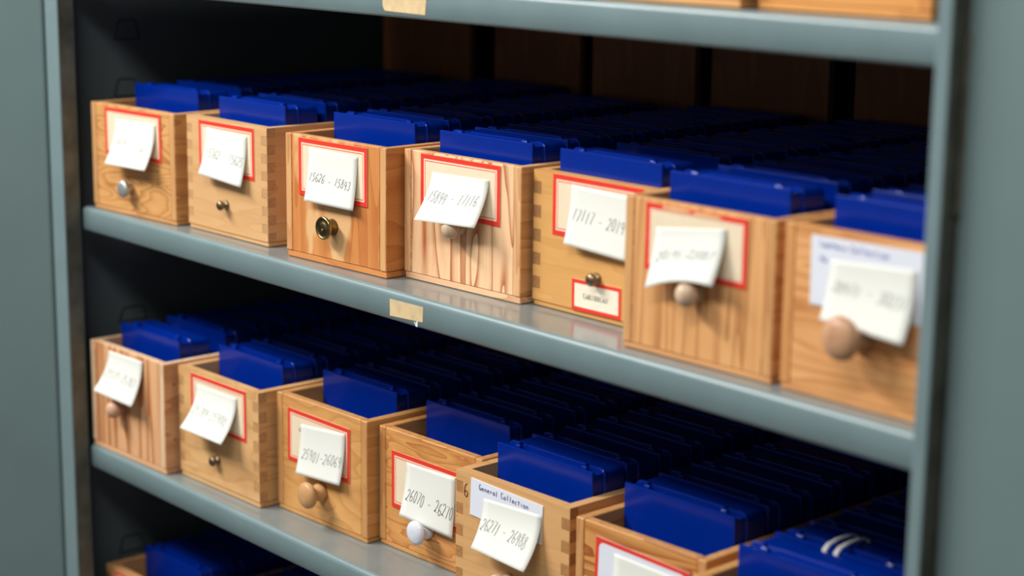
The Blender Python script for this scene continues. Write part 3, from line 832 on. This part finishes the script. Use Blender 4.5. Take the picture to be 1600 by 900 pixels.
# ------------------------------------------------------------------ sticky notes
NOTES = {
 'M1': ((0.0399, 0.0821), (0.1013, 0.0832), (0.0399, -0.0132, 0.0445), (0.1013, -0.0128, 0.0448), '15074 - 15361', 0.47, 0.60, 0.15, 0.04, 0.88, PENCIL_F, 'faintly numbered sticky note above the silver knob'),
 'M2': ((0.0314, 0.0870), (0.0904, 0.0855), (0.0314, -0.0097, 0.0498), (0.0904, -0.0076, 0.0453), '15362 - 15625', 0.50, 0.52, 0.19, 0.05, 0.96, PENCIL, 'white sticky note numbered 15362-15625 on a pale finger-jointed box'),
 'M3': ((0.0307, 0.0873), (0.0883, 0.0864), (0.0307, -0.0064, 0.0473), (0.0883, -0.0055, 0.0467), '15626 - 15893', 0.53, 0.57, 0.16, 0.04, 0.90, PENCIL, 'nearly flat sticky note numbered 15626-15893 above the brass knob'),
 'M4': ((0.0317, 0.0815), (0.0914, 0.0826), (0.0317, -0.0179, 0.0490), (0.0914, -0.0143, 0.0507), '15894 - 17116', 0.58, 0.55, 0.22, 0.05, 0.90, PENCIL, 'strongly curled sticky note numbered 15894-17116 above a wooden ball knob'),
 'M5': ((0.0389, 0.0878), (0.0970, 0.0866), (0.0389, -0.0078, 0.0489), (0.0970, -0.0050, 0.0450), '17117 - 20194', 0.47, 0.50, 0.20, 0.06, 0.98, PENCIL, 'sticky note numbered 17117 partly hidden behind the next box, above the CARIBBEAN label'),
 'M6': ((0.0271, 0.0793), (0.0840, 0.0860), (0.0271, -0.0096, 0.0425), (0.0840, -0.0121, 0.0532), '20195-22087', 0.56, 0.56, 0.16, 0.08, 0.90, PENCIL_F, 'almost blank sticky note under the torn label'),
 'M7': ((0.0343, 0.0802), (0.0932, 0.0833), (0.0343, -0.0085, 0.0475), (0.0932, -0.0110, 0.0445), '28971 - 30231', 0.42, 0.48, 0.18, 0.06, 0.94, PENCIL_F, 'sticky note over the white card by the right post'),
 'L1': ((0.0334, 0.0944), (0.0897, 0.0950), (0.0334, -0.0177, 0.0607), (0.0897, -0.0132, 0.0564), '25575-25783', 0.54, 0.54, 0.20, 0.06, 0.90, PENCIL_F, 'curled sticky note above the pinkish knob on the lower shelf'),
 'L2': ((0.0306, 0.0872), (0.0908, 0.0874), (0.0306, -0.0190, 0.0523), (0.0908, -0.0171, 0.0509), '25784-25900', 0.56, 0.58, 0.20, 0.05, 0.88, PENCIL_F, 'strongly curled sticky note on the blotchy finger-jointed box'),
 'L3': ((0.0340, 0.0783), (0.0919, 0.0833), (0.0340, -0.0071, 0.0385), (0.0919, -0.0069, 0.0422), '25901-26069', 0.58, 0.58, 0.21, 0.08, 0.97, PENCIL, 'sticky note numbered 25901-26069 above the tan mushroom knob'),
 'L4': ((0.0346, 0.0737), (0.0905, 0.0747), (0.0346, -0.0087, 0.0332), (0.0905, -0.0036, 0.0283), '26070 - 26270', 0.58, 0.60, 0.22, 0.06, 0.99, PENCIL_D, 'sticky note numbered 26070-26270 above the white porcelain knob'),
 'L5': ((0.0309, 0.0794), (0.0900, 0.0820), (0.0309, -0.0130, 0.0458), (0.0900, -0.0172, 0.0455), '26271 - 26488', 0.50, 0.56, 0.24, 0.04, 0.86, PENCIL_F, 'curled sticky note over the General Collection card'),
 'L6': ((0.0365, 0.0760), (0.0935, 0.0745), (0.0365, -0.0060, 0.0380), (0.0935, -0.0060, 0.0370), '', 0.5, 0.5, 0.2, 0.05, 0.9, PENCIL_F, 'sticky note on the round-cornered white label at the bottom edge'),
}
for i, (k, (tl, tr, bl, br, txt, v0, v1, hg, u0, u1, m, lab)) in enumerate(NOTES.items()):
    x, y, z, a, w, h = BOX[k]
    sticky_note((x, y, z), a, tl, tr, bl, br, txt, v0, v1, hg, u0, u1, m, lab, bow=0.004 if k == 'M6' else 0.0, p1=0.35 if k in ('M4', 'M6') else 0.5, seed=i + 3, half=0.00024 if m is PENCIL_F else 0.00019)

# ------------------------------------------------------------------ white elastic bands over a slide box in the bottom right corner
x, y, z, a, w, h = BOX['L7']
ys = 0.0295 + PITCH + 0.0012
for xx, lab in ((0.0500, 'left one of two white elastic bands over a slide box, bottom right'), (0.0585, 'right one of two white elastic bands over a slide box, bottom right')):
    root = thing('elastic_band', lab, 'elastic band', (x, y, z), a, 'elastic bands round a slide box')
    zt = 0.1105
    prof = [(ys - 0.0008, zt - 0.040), (ys - 0.0010, zt - 0.006), (ys - 0.0004, zt - 0.001), (ys + 0.003, zt + 0.0010), (ys + 0.012, zt + 0.0022), (ys + 0.022, zt + 0.0020), (ys + 0.030, zt + 0.0008), (ys + 0.0320, zt - 0.002), (ys + 0.0324, zt - 0.040)]
    mb = MB()
    inner = prof
    outer = [(p[0] + (-0.0006 if p[0] < ys + 0.002 else (0.0002 if p[0] > ys + 0.031 else 0.0)), p[1] + (0.0007 if 0.001 < p[0] - ys < 0.031 else 0.0)) for p in prof]
    n = len(prof)
    xw = 0.0016
    vs = [(xx - xw, yy, zz) for yy, zz in inner] + [(xx + xw, yy, zz) for yy, zz in inner] + [(xx - xw, yy, zz) for yy, zz in outer] + [(xx + xw, yy, zz) for yy, zz in outer]
    fs = []
    for i in range(n - 1):
        fs += [(i, i + 1, n + i + 1, n + i), (2 * n + i, 3 * n + i, 3 * n + i + 1, 2 * n + i + 1), (i, 2 * n + i, 2 * n + i + 1, i + 1), (n + i, n + i + 1, 3 * n + i + 1, 3 * n + i)]
    mb.add(vs, fs, 0, True)
    mb.build('band', ELASTIC, root)
